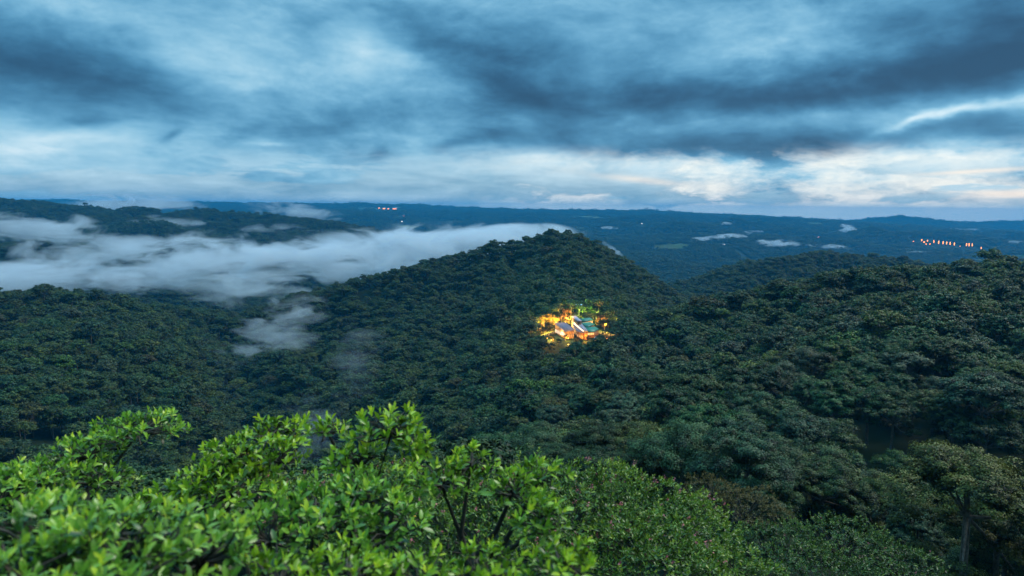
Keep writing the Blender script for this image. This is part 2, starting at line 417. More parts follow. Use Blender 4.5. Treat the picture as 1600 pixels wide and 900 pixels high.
def crown_mesh(name, rg, R, H, nl, lr, ncards, csize, base_z):
    """lobed crown: leaf sprays spread over many small puffs arranged on a dome"""
    u = rg.uniform(0, 1, nl); th = rg.uniform(0, 2*np.pi, nl)
    ga = np.arange(nl)*2.39996; rho = R*.86*np.sqrt((np.arange(nl)+.5)/nl)
    cx = rho*np.cos(ga)+rg.normal(0, R*.08, nl); cy_ = rho*np.sin(ga)+rg.normal(0, R*.08, nl)
    asym = 1+.15*np.sin(2*ga+rg.uniform(0, 6))
    cx *= asym
    cz = base_z + H*np.sqrt(np.clip(1-(rho/R)**2, 0, 1)) + rg.normal(0, H*.13, nl) - lr*.3
    lrad = lr*rg.uniform(.65, 1.3, nl)
    nk = 9; ka = rg.uniform(0, 6.28, nk); kr = R*rg.uniform(.55, .92, nk)
    cx = np.append(cx, kr*np.cos(ka)); cy_ = np.append(cy_, kr*np.sin(ka)); cz = np.append(cz, base_z - rg.uniform(.3, 2.6, nk)); lrad = np.append(lrad, lr*rg.uniform(.7, 1.1, nk)); nl += nk
    # lower ring of lobes under the dome edge
    P_, N_, S_, T_ = [], [], [], []
    w = lrad**2; cnt = (ncards*w/w.sum()).astype(int)
    for i in range(nl):
        n = cnt[i]; ns = 15
        z = rg.uniform(-.25, 1, ns); a = rg.uniform(0, 2*np.pi, ns); s_ = np.sqrt(1-z*z)
        sd_ = np.stack([s_*np.cos(a), s_*np.sin(a), z], 1); sr = rg.uniform(.6, 1.12, ns)
        tn = rg.normal(0, .19, ns)
        k = rg.integers(0, ns, n)
        g = rg.normal(0, 1, (n, 3)); gl = np.linalg.norm(g, axis=1, keepdims=True)
        g = g/gl*np.minimum(gl, 2.0)*[.24, .24, .13]
        p = np.array([cx[i], cy_[i], cz[i]]) + lrad[i]*(sd_[k]*sr[k][:, None]*[1, 1, .75] + g)
        P_.append(p); N_.append(sd_[k]*.5 + g*1.5 + [0, 0, .75] + rg.normal(0, .30, (n, 3)))
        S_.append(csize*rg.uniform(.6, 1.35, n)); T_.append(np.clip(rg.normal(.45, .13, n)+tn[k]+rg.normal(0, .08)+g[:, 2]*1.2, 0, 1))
    V, F, T = cards(np.concatenate(P_), np.concatenate(N_), np.concatenate(S_), rg, np.concatenate(T_))
    lobes = np.stack([cx, cy_, cz], 1)
    return np_mesh(name, V, F, M_CROWN, False, T), lobes
def trunk_mesh(name, rg, H, lobes, r=.32, nbr=7, m=None):
    fork = np.array([rg.normal(0, .3), rg.normal(0, .3), H*.62])
    ts = [tube([[0, 0, -3], [.1, 0, 0], fork*[.5, .5, .5], fork], r*1.25, r*.75, 7)]
    ts.append(tube([fork, fork+[.1, .1, H*.2], [0, 0, H*.95]], r*.7, r*.2, 5))
    for i in rg.choice(len(lobes), min(nbr, len(lobes)), replace=False):
        e = lobes[i]; mid = fork*.45+e*.55 - [0, 0, .5]
        ts.append(tube([fork, mid, e], r*.5, r*.12, 5))
    V, F = join_tubes(ts)
    return np_mesh(name, V, F, m or M_BARK, True)

VAR = []       # (crown mesh, trunk mesh, R, H)
NEARVAR = []; CLOSEVAR = []
specs = [(4.9, 4.6, 26, 1.30, 5200), (4.8, 3.4, 30, 1.10, 5200), (4.3, 5.6, 26, 1.25, 5200), (5.4, 3.2, 34, 1.10, 5600),
         (3.9, 6.0, 22, 1.25, 4800), (4.8, 4.8, 18, 1.55, 4800), (5.7, 3.6, 40, 1.05, 6000), (4.2, 4.2, 15, 1.5, 4200)]
for i, (R, H, nl, lr, nc) in enumerate(specs):
    rg = np.random.default_rng(100+i)
    bz = 13.0 - H - lr*.5
    cm, lb = crown_mesh('crown', rg, R, H, nl, lr, nc, .50, bz)
    tm = trunk_mesh('trunk', rg, 13.0, lb)
    VAR.append((cm, tm, R, H))
    rg = np.random.default_rng(100+i)
    cm2, lb2 = crown_mesh('crown', rg, R, H, nl, lr, nc*5, .25, bz)
    NEARVAR.append((cm2, tm, R, H))
    rg = np.random.default_rng(100+i)
    cm3, lb3 = crown_mesh('crown', rg, R, H, nl, lr, nc*13, .15, bz)
    CLOSEVAR.append((cm3, tm, R, H))

# ---- positions of every forest tree
LX, LY = float(LODGE[0]), float(LODGE[1])
def scatter(y0, y1, step, smin, smax, seed, pad=40):
    rg = np.random.default_rng(seed)
    ys = np.arange(y0, y1, step); out = []
    for y in ys:
        w = .86*y + pad; n = int(2*w/step)
        x = -w + (np.arange(n)+.5)*step + rg.uniform(-.42, .42, n)*step
        out.append(np.stack([x, y+rg.uniform(-.42, .42, n)*step], 1))
    p = np.concatenate(out); n = len(p)
    s = rg.uniform(smin, smax, n)
    s = np.where(rg.uniform(size=n) < .06, s*1.28, s)
    s = np.where(rg.uniform(size=n) < .012, s*1.25, s)
    return np.column_stack([p, s, rg.uniform(0, 2*np.pi, n), rg.integers(0, len(VAR), n)])
far_k = [scatter(78, 150, 8.6, .80, 1.25, 1, 30), scatter(150, 300, 9.2, .75, 1.5, 9, 30), scatter(300, 700, 8.2, .58, 1.42, 2), scatter(700, 1500, 7.4, .55, 1.25, 3),
         scatter(1500, 4000, 11.5, .85, 1.6, 4), scatter(4000, 9500, 27, 1.7, 2.9, 5)]
T = np.concatenate(far_k)
tz = height(T[:, 0], T[:, 1])
# drop what terrain hides even from a few metres aside (elevation horizon per azimuth, with margin)
aaz = np.radians(np.linspace(-46, 46, 461)); rr = np.geomspace(30, 12000, 300)
A_, R_ = np.meshgrid(aaz, rr, indexing='ij'); hh = height(R_*np.sin(A_), R_*np.cos(A_)) + 9
elv = np.maximum.accumulate(hh/R_, axis=1)
ta = np.arctan2(T[:, 0], T[:, 1]); tr_ = np.hypot(T[:, 0], T[:, 1])
ia = np.clip(np.round((ta-aaz[0])/(aaz[1]-aaz[0])).astype(int), 0, 460)
ir = np.clip(np.searchsorted(rr, tr_*.93-8)-1, 0, 299)
vis = (tz+13*T[:, 2]+14)/tr_ > elv[ia, ir] - .012

# ---- trees that stand in the lodge's light; each base sits on the ground where the sight line to its top meets it
gY, gO, gG, gD = (.20, .17, .035), (.18, .13, .04), (.14, .22, .04), (.05, .10, .03)  # lamp glow put into leaf colour: gold, orange, lime; the last is unlit
LIT = []
def lit_pos(zx, zy, s_):
    d = P(780+zx/6.6667, 440+zy/6.6667, 1.0)
    for Y in np.arange(455, 600, 1.0):
        if hz(d[0]*Y, Y) + 12.6*s_ >= d[2]*Y: break
    return np.array([d[0]*Y, Y, hz(d[0]*Y, Y)])
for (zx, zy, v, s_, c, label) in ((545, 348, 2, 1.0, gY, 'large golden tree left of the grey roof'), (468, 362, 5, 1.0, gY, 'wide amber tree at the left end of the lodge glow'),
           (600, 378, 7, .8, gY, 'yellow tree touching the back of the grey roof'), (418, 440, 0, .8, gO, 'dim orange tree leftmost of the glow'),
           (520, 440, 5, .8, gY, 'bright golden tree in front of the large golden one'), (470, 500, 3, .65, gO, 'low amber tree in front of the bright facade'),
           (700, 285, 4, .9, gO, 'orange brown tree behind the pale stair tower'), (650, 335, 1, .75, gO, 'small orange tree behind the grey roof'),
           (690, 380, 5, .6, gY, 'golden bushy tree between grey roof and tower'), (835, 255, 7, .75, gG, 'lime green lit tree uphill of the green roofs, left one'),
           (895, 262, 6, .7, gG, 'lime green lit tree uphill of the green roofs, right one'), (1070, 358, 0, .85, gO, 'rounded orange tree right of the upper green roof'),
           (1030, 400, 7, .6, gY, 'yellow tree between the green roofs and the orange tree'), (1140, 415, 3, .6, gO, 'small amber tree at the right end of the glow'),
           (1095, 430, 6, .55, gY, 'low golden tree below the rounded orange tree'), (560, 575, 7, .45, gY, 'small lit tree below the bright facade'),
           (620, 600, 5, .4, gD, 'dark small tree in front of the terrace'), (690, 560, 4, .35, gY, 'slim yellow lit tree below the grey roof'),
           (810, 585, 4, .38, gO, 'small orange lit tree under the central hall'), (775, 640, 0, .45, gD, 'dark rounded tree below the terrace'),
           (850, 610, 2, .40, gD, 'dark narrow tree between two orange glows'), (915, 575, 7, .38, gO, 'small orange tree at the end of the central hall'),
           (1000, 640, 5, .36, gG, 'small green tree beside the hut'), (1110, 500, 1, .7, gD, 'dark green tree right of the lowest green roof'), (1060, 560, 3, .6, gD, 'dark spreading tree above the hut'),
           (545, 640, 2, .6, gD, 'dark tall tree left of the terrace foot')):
    LIT.append((lit_pos(zx, zy, s_), v, s_, c, label))
G1 = 'orange lit buildings on the far right hill'
FAR_A = ((1427, 377, 10, 8, 'leftmost dim orange building of the lit row'), (1440, 376, 9, 20, 'tall orange building starting the lit row'), (1444, 378, 16, 10, 'low orange building beside the tall first one'),
        (1449, 377, 9, 17, 'third orange building of the crowded left end'), (1447, 381, 8, 9, 'lower orange building beneath the crowded left end'), (1453, 381, 8, 9, 'small orange building below and right of the crowded left end'),
        (1459, 378.5, 8, 24, 'tall orange building next right of the crowded end'), (1466.5, 380, 9, 28, 'brightest tall orange building left of the row middle'), (1473.5, 380.5, 9, 26, 'tall orange building at the row middle'),
        (1479, 381, 9, 26, 'tall orange building just right of the row middle'), (1484.5, 381.5, 9, 26, 'second tall orange building right of the row middle'), (1491, 382.5, 9, 26, 'last orange building before the dark gap'),
        (1500, 384, 6, 6, 'faint orange building within the dark gap'), (1510, 383.5, 9, 26, 'first tall building right of the dark gap'), (1514, 384, 9, 28, 'whitish tall building right of the dark gap'),
        (1519, 384, 8, 26, 'third tall building right of the dark gap'), (1533, 388, 8, 18, 'lone orange building farthest right'))
FAR_B = ((570, 325.5, 8600, 16, 10, 'R', 'reddish village house leftmost on the far ridge'), (592.5, 325, 8600, 20, 14, 'O', 'orange village house left of the twin pair on the far ridge'),
        (600, 325.8, 8600, 26, 16, 'O', 'wide orange village house on the far ridge'), (607, 326, 8600, 20, 14, 'O', 'orange village house before the long one'),
        (616.5, 326, 8600, 44, 12, 'O', 'long orange village building on the far ridge'), (631, 337, 7000, 15, 14, 'R', 'red lit house below the ridge village'),
        (628, 346, 6000, 13, 11, 'W', 'white lit house nearest below the ridge village'), (709, 331.5, 8000, 15, 12, 'O', 'single orange house mid far ridge'),
        (1088, 376, 4500, 14, 9, 'W', 'white lit house left in the misty basin'), (1131, 382.5, 4300, 24, 8, 'W', 'long white lit house in the misty basin'),
        (1279, 370, 5000, 18, 6, 'R', 'dim red lit house above the mist strips'), (964, 339.5, 7800, 14, 10, 'O', 'orange house behind the hill peak'), (1003, 349, 7000, 12, 9, 'W', 'white house right of the hill peak'))

def on_ground(px, py, y0=2300., y1=9800.):
    """where the sight line through this pixel meets the ground"""
    d = P(px, py, 1.0); Y = np.geomspace(y0, y1, 700); g = height(d[0]*Y, Y); k = np.where(g + 4 >= d[2]*Y)[0]
    i = k[0] if len(k) else int(np.argmax(g - d[2]*Y))
    return np.array([d[0]*Y[i], Y[i], max(g[i], d[2]*Y[i])])
FARL = []
for (px, py, w, h, l) in FAR_A: FARL.append((on_ground(px, py+1.2, 3600), w*.65, h*.85, 'O', l, G1))
for (px, py, Y, w, h, m, l) in FAR_B: FARL.append((on_ground(px, py+.8, min(Y*.7, 5000)), w*.7, h*.6, m, l, 'lit houses far away in the lowlands'))
for (p, *_r) in FARL: print('FAR', np.round(p))
# clearing round the lodge
dx, dy = T[:, 0]-LX, T[:, 1]-LY
clear = ((dx/21)**2 + (dy/30)**2 < 1)
for (p, *_r) in FARL:
    ex, ey = T[:, 0]-p[0], T[:, 1]-p[1]; clear |= (np.abs(ex) < 32) & (ey < 40) & (ey > -420)
lim = np.full(len(T), 1e9)
for (pos, v, s_, c, label) in LIT:
    ex, ey = T[:, 0]-pos[0], T[:, 1]-pos[1]
    clear |= ex**2 + ey**2 < (7*s_)**2
    inf = (np.abs(ex) < 6) & (ey < 0) & (ey > -45)
    lim = np.where(inf, np.minimum(lim, (pos[2]+13*s_ - 8*s_)*T[:, 1]/pos[1]), lim)
# no tall tree on the slope straight below the lodge front
front = (dy < 0) & (dy > -75) & (np.abs(dx) < 24)
limit = np.minimum(np.where(front, (LODGE[2] + 1.0) + dy*.17, 1e9), lim)
front = front | (lim < 1e8)
topz = tz + 13*T[:, 2]
fs = np.where(front & (topz > limit), np.clip((limit-tz)/13, .25, 2), T[:, 2])
drop = front & (fs < .45)
T[:, 2] = np.where(front, np.minimum(T[:, 2], np.maximum(fs, .45)), T[:, 2])
far_flat = np.where(tr_ > 4000, .62, 1.0)
gapn = vnoise(T[:, 0]/13.0, T[:, 1]/16.0, 77)
keep = vis & ~clear & ~drop & ~((gapn > .34) & (tr_ < 900)) & (openland(T[:, 0], T[:, 1]) < .35)
T = T[keep]; tz = tz[keep]; far_flat = far_flat[keep]

# ---- which trees show largest: paint discs back to front on a small grid
def pick_largest(T, tz, n):
    d = np.hypot(T[:, 0], T[:, 1]); cand = np.where((d < 800))[0]
    Rv = np.array([v[2] for v in VAR])[T[:, 4].astype(int)]*T[:, 2]
    c = np.column_stack([T[:, 0], T[:, 1], tz + 10.8*T[:, 2]])
    px, py = proj(c); px = px*.4; py = py*.4; rad = Rv/d*FPX*.4
    buf = np.full((360, 640), -1, np.int32)
    for i in cand[np.argsort(-d[cand])]:
        r = rad[i]; ry = r*.62
        x0, x1 = int(max(0, px[i]-r)), int(min(639, px[i]+r)); y0, y1 = int(max(0, py[i]-ry)), int(min(359, py[i]+ry))
        if x1 < x0 or y1 < y0: continue
        yy, xx = np.mgrid[y0:y1+1, x0:x1+1]
        mk = ((xx-px[i])/r)**2 + ((yy-py[i])/ry)**2 < 1.0
        buf[y0:y1+1, x0:x1+1][mk] = i
    # the near treetops at the bottom left hide what stands behind them
    yy, xx = np.mgrid[0:360, 0:640]
    edge = np.interp(xx, [0, 60, 110, 180, 280, 360, 420, 470, 520, 560, 640], [295, 262, 262, 265, 262, 290, 300, 325, 345, 352, 358])
    buf[yy > edge] = -1
    ids, cn = np.unique(buf[buf >= 0], return_counts=True)
    o = np.argsort(-cn)[:n]
    cen = {}
    for i in ids[o]:
        ys, xs = np.where(buf == i); cen[int(i)] = (np.median(xs)/6.4, np.median(ys)/3.6)
    return cen
CEN = pick_largest(T, tz, 300)
near_ids = np.array(sorted(CEN)); mask = np.zeros(len(T), bool); mask[near_ids] = True

# ---- individual trees
SHAPE = ['domed', 'flat', 'tall', 'spreading', 'narrow', 'lumpy', 'umbrella', 'open']
TONES = [('blue green', (.058, .135, .050)), ('deep green', (.056, .125, .032)), ('grey green', (.092, .140, .052)), ('olive green', (.105, .140, .030)),
         ('dark green', (.036, .078, .024)), ('bronze green', (.100, .100, .034)), ('silvery green', (.12, .165, .080)), ('fresh green', (.095, .185, .034))]
TP = [.24, .24, .14, .12, .14, .03, .04, .05]
ONES = ['zero', 'one', 'two', 'three', 'four', 'five', 'six', 'seven', 'eight', 'nine', 'ten', 'eleven', 'twelve', 'thirteen', 'fourteen', 'fifteen', 'sixteen', 'seventeen', 'eighteen', 'nineteen']
TENS = ['', '', 'twenty', 'thirty', 'forty', 'fifty', 'sixty', 'seventy', 'eighty', 'ninety']
def words(n):
    n = int(n)
    return ONES[n] if n < 20 else (TENS[n//10] + (' ' + ONES[n % 10] if n % 10 else ''))
protos = {}
used = set()
rt = np.random.default_rng(42)
def tree_copy(v, near, loc, a, s_):
    key = (v, near)
    if key not in protos:
        src = (VAR, NEARVAR, CLOSEVAR)[near][v]
        root = empty('rainforest_tree', (0, 0, 0)); cr = mobj('crown', src[0], root); tk = mobj('trunk', src[1], root)
        protos[key] = (root, cr, tk)
    else:
        pr = protos[key]; root = pr[0].copy(); COL.objects.link(root)
        for ch in pr[1:]:
            c = ch.copy(); COL.objects.link(c); c.parent = root
    root.location = loc; root.rotation_euler = (0, 0, a); root.scale = (s_, s_, s_) if not isinstance(s_, tuple) else s_
    return root
def place_tree(i):
    x, y, s, a, v = T[i]; v = int(v); z = tz[i]
    cx, cy_ = CEN[i]
    root = tree_copy(v, (2 if math.hypot(x, y) < 130 else 1) if math.hypot(x, y) < 290 else 0, (x, y, z), a, float(s))
    ti = rt.choice(8, p=TP)
    if y < 150 and ti == 6: ti = 0
    tone, c = TONES[ti]
    c = tuple(float(q)*rt.uniform(.85, 1.15) for q in c)
    for ch in root.children: 
        if ch.name.startswith('crown'): ch.color = (*c, 1)
    kx, ky = round(cx), round(cy_)
    size = 'large' if s > 1.1 else ('small' if s < .8 else 'mid-sized')
    lab = lambda: '%s %s %s tree, %s percent across, %s percent down the photo' % (size, SHAPE[v], tone, words(kx), words(ky))
    for dk in ((0, 0), (0, 1), (1, 0), (0, -1), (-1, 0), (1, 1), (-1, 1)):
        kx, ky = min(99, max(0, round(cx)+dk[0])), min(99, max(0, round(cy_)+dk[1]))
        if lab() not in used: break
    used.add(lab())
    tag(root, lab(), 'tree', 'rainforest trees of the nearer slopes')
for i in near_ids: place_tree(int(i))
for v in range(len(VAR)):
    if (v, 0) not in protos:
        for i in near_ids:
            if T[i, 4] == v: pass

# ---- the rest of the forest: one object, crowns and trunks on points
def forest(name, sel, label):
    pts = np.column_stack([T[sel, 0], T[sel, 1], tz[sel]])
    me = bpy.data.meshes.new(name); me.vertices.add(len(pts)); me.vertices.foreach_set('co', pts.astype(np.float32).ravel())
    def att(n, ty, vals, fld='value'):
        a = me.attributes.new(n, ty, 'POINT'); a.data.foreach_set(fld, vals.ravel())
    s = T[sel, 2]
    att('sc', 'FLOAT_VECTOR', np.column_stack([s, s, s*far_flat[sel]]).astype(np.float32), 'vector')
    att('rot', 'FLOAT', T[sel, 3].astype(np.float32)); att('var', 'INT', T[sel, 4].astype(np.int32))
    o = mobj(name, me); tag(o, label, 'forest', kind='stuff')
    ng = bpy.data.node_groups.new(name, 'GeometryNodeTree')
    ng.interface.new_socket('Geometry', in_out='INPUT', socket_type='NodeSocketGeometry')
    ng.interface.new_socket('Geometry', in_out='OUTPUT', socket_type='NodeSocketGeometry')
    N = ng.nodes.new; L = ng.links.new
    gi, go = N('NodeGroupInput'), N('NodeGroupOutput'); jn = N('GeometryNodeJoinGeometry')
    def named(n, dt):
        a = N('GeometryNodeInputNamedAttribute'); a.data_type = dt; a.inputs[0].default_value = n; return a.outputs[0]
    A_s, A_r, A_v = named('sc', 'FLOAT_VECTOR'), named('rot', 'FLOAT'), named('var', 'INT')
    cx = N('ShaderNodeCombineXYZ'); L(A_r, cx.inputs[2])
    for v in range(len(VAR)):
        cmp_ = N('FunctionNodeCompare'); cmp_.data_type = 'INT'; cmp_.operation = 'EQUAL'
        L(A_v, cmp_.inputs[2]); cmp_.inputs[3].default_value = v
        for part in (1, 2):
            oi = N('GeometryNodeObjectInfo'); oi.transform_space = 'ORIGINAL'; oi.inputs[0].default_value = protos[(v, 0)][part]
            oi.inputs['As Instance'].default_value = True
            ip = N('GeometryNodeInstanceOnPoints')
            L(gi.outputs[0], ip.inputs['Points']); L(cmp_.outputs[0], ip.inputs['Selection']); L(oi.outputs['Geometry'], ip.inputs['Instance'])
            L(cx.outputs[0], ip.inputs['Rotation']); L(A_s, ip.inputs['Scale'])
            L(ip.outputs[0], jn.inputs[0])
    L(jn.outputs[0], go.inputs[0])
    md = o.modifiers.new('forest', 'NODES'); md.node_group = ng
    return o
rest = ~mask
dd = np.hypot(T[:, 0], T[:, 1])
print('TREES', len(T), 'individual', len(near_ids))
forest('forest', rest & (dd < 1600), 'unbroken dark green rainforest canopy covering the lodge hill and the valley slopes')
forest('forest', rest & (dd >= 1600), 'far blue green forest over the lowland hills beyond the fog')


# ------------------------------------------------------------------ near treetops with real leaves
M_LEAF = leaf_mat('lamplit_young_leaves', [(0, (.21, .40, .07)), (.5, (.28, .45, .05)), (1, (.23, .42, .08))], .36, .33, .65, 1.0, (.72, .80, .04))  # young green, with lamplight from the viewpoint put into leaf and tip colours
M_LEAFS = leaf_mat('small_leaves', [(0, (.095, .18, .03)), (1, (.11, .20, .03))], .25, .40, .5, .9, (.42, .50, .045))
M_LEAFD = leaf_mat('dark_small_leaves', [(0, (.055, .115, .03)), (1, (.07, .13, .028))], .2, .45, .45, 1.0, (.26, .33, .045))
M_LEAFB = leaf_mat('bronze_leaves', [(0, (.12, .12, .04)), (1, (.14, .11, .04))], .22, .5, .3, .6, (.25, .19, .05))
def flower_mat():
    m, t, out = mat('pink_petals'); b = t.nodes.new('ShaderNodeBsdfPrincipled')
    b.inputs['Base Color'].default_value = (.55, .16, .17, 1); b.inputs['Roughness'].default_value = .6
    t.links.new(b.outputs[0], out.inputs[0]); return m
M_PINK = flower_mat()
def treetop(name, blobs, leaf, dens, m, label, cat, seed, lean=(.15, .1, 0), nl=7, flowers=0, upr=.8, width=1.0, group=None):
    rg = np.random.default_rng(seed)
    C = np.array([P(b[0], b[1], b[2]) for b in blobs])
    gx, gy = C[:, 0].mean(), C[:, 1].mean(); g = hz(gx, gy)
    top = C[:, 2].mean()
    root = empty(name, (gx, gy, g)); O = np.array([gx, gy, g])
    tag(root, label, cat, group)
    LB, LD, LU, LL, LT = [], [], [], [], []; tubes = []; FB, FD = [], []
    fork = np.array([gx - .4, gy + .3, C[:, 2].min() - .8 - .04*C[:, 1].mean()])
    tubes.append(tube([[gx, gy, g-1], (np.array([gx, gy, g])+fork)/2 + rg.normal(0, .15, 3), fork], .05*(top-g)**.5+.05, .07, 8))
    for b, c in zip(blobs, C):
        rx = b[3]*b[2]/FPX; rz = b[4]*b[2]/FPX; ry = b[5] if len(b) > 5 else rx*.8
        area = 4*math.pi*((rx*ry)**1.6/3+(rx*rz)**1.6/3+(ry*rz)**1.6/3)**(1/1.6)
        n = int(area*dens*.72)
        z = rg.uniform(-.35, 1, n); a = rg.uniform(0, 2*np.pi, n); s = np.sqrt(1-z*z)
        d = np.stack([s*np.cos(a), s*np.sin(a), z], 1)
        ph = rg.uniform(0, 6, 6)
        lump = 1 + .13*np.sin(3*a+ph[0]+2*z) + .09*np.sin(5*a+ph[1])*np.cos(4*z+ph[2]) + .07*np.sin(9*a+ph[3]+7*z)
        rr = np.where(rg.uniform(size=n) < .62, rg.uniform(.88, 1.08, n), rg.uniform(.45, .9, n))*lump
        # gaps between sprays
        gap = np.sin(4*a+ph[4]+5*z)+np.sin(7*a-6*z+ph[5])
        kp = (gap > -.95) | (rg.uniform(size=n) < .2)
        tip = c + np.stack([rx*d[:, 0]*rr, ry*d[:, 1]*rr, rz*d[:, 2]*rr], 1)
        tip, d, rr = tip[kp], d[kp], rr[kp]; n = len(tip)
        ax = d*[.7, .7, .35] + [0, 0, upr] + np.array(lean) + rg.normal(0, .22, (n, 3)); ax /= np.linalg.norm(ax, axis=1, keepdims=True)
        t_, b_, _ = basis(ax)
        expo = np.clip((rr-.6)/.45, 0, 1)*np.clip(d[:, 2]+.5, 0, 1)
        spin = rg.uniform(0, 6.28, n)
        for k in range(nl):
            an = spin + k*2.4 + rg.normal(0, .2, n); f = k/nl
            el_ = np.radians(72 - 62*f + rg.normal(0, 11, n))        # young leaves stand up at the tip, old ones spread
            dr = np.cos(el_)[:, None]*(np.cos(an)[:, None]*t_ + np.sin(an)[:, None]*b_) + np.sin(el_)[:, None]*ax
            LB.append(tip - ax*(leaf*.9*f) ); LD.append(dr); LU.append(ax + rg.normal(0, .25, (n, 3)))
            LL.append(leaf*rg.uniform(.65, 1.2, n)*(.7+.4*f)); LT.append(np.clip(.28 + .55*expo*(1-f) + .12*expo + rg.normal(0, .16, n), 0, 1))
        if flowers:
            sel = np.where((d[:, 2] > -.1) & (rr > .85) & (rg.uniform(size=n) < flowers))[0]
            FB.append(tip[sel] + ax[sel]*leaf*.5); FD.append(ax[sel])
        # limbs: fork -> blob, blob -> sprays
        lc = c - [0, 0, rz*.55]
        mid = fork*.5+lc*.5 + rg.normal(0, .12, 3) - [0, 0, .2]
        tubes.append(tube([fork, mid, lc], .05, .02, 6))
        kb = min(n, 46)
        for i in rg.choice(n, kb, replace=False):
            e = tip[i]; m1 = lc*.5+e*.5 + rg.normal(0, .06, 3) - [0, 0, rz*.12]
            tubes.append(tube([lc, m1, e - ax[i]*leaf*.3], .016+.004*rx, .004, 4))
    V, F = join_tubes(tubes)
    mobj('branches', np_mesh('branches', V-O, F, M_BARKD, True), root)
    V, F, Tt = leaves(np.concatenate(LB), np.concatenate(LD), np.concatenate(LU), np.concatenate(LL), np.concatenate(LT), width)
    mobj('foliage', np_mesh('foliage', V-O, F, m, True, Tt), root)
    if flowers:
        B = np.repeat(np.concatenate(FB), 9, 0); D = np.repeat(np.concatenate(FD), 9, 0)
        B = B + D*rg.uniform(-.01, .10, (len(B), 1)) + rg.normal(0, .018, B.shape)
        V, F, Tt = cards(B, rg.normal(0, 1, B.shape)+[0, 0, .5], rg.uniform(.035, .06, len(B)), rg, np.ones(len(B))*.5)
        mobj('flowers', np_mesh('flowers', V-O, F, M_PINK), root)
    return root
BG = 'leafy treetops crowding the foreground'
TT = treetop
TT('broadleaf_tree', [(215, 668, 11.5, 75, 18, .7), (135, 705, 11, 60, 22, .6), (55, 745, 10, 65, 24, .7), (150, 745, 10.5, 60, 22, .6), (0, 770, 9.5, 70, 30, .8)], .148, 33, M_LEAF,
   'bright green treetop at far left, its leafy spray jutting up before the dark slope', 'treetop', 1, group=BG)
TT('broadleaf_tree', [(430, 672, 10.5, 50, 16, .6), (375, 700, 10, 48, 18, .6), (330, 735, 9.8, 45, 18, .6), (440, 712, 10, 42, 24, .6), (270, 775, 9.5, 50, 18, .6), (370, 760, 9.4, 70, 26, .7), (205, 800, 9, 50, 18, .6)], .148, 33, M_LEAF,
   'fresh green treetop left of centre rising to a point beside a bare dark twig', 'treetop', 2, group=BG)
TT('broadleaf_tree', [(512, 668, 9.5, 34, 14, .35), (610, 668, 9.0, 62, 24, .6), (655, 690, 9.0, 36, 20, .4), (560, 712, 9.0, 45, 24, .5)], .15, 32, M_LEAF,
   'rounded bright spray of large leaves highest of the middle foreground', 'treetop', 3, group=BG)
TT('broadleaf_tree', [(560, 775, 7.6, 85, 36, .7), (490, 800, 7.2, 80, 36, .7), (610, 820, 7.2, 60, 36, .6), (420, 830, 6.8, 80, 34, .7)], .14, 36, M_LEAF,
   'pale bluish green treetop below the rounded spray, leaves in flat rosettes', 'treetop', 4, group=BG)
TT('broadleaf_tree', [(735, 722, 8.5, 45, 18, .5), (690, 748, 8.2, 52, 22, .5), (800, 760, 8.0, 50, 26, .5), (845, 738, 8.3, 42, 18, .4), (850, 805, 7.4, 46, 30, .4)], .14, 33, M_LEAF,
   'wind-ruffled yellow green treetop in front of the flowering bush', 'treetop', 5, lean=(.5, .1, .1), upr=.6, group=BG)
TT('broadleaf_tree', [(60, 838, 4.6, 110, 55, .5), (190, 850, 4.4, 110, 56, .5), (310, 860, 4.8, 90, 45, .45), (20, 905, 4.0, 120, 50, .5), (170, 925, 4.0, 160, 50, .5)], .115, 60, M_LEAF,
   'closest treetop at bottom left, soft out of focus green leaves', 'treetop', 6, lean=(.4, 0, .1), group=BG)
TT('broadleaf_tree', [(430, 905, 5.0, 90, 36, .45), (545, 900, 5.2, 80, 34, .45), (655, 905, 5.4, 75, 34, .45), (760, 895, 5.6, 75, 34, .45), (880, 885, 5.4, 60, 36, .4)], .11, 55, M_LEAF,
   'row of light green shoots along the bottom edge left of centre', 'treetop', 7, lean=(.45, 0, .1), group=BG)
TT('flowering_bush', [(760, 830, 15.5, 150, 80, 2.2), (890, 800, 17, 140, 72, 2.2), (1000, 830, 17.5, 130, 85, 2.4), (1010, 895, 15, 150, 70, 2.0), (700, 760, 16.5, 60, 30, 1.2), (590, 800, 14, 120, 60, 1.8), (440, 800, 14, 80, 44, 1.6)], .115, 50, M_LEAFS,
   'dense dark green domed bush dotted with pink flower spikes', 'bush', 8, nl=7, flowers=.07, group='bushes and small trees below the viewpoint')
TT('leafy_bush', [(1090, 858, 19, 80, 46, 1.6), (1150, 905, 18, 80, 48, 1.6), (1075, 808, 20, 40, 28, 1.0)], .13, 42, M_LEAFS,
   'glossy green bush with scattered bright leaves right of the pink flowering bush', 'bush', 9, group='bushes and small trees below the viewpoint')
TT('leafy_bush', [(1165, 795, 36, 70, 28, 2.2), (1110, 765, 37, 45, 18, 1.6)], .13, 26, M_LEAFB,
   'bronze brown bush between the flowering bush and the bigger trees', 'bush', 10, group='bushes and small trees below the viewpoint')
TT('leafy_bush', [(1230, 862, 30, 80, 36, 2.4), (1315, 850, 32, 84, 34, 2.5), (1395, 882, 31, 70, 30, 2.4), (1290, 912, 27, 130, 36, 2.8)], .15, 26, M_LEAFD,
   'low wide bush of small pale leaves along the bottom right', 'bush', 11, flowers=.012, group='bushes and small trees below the viewpoint')


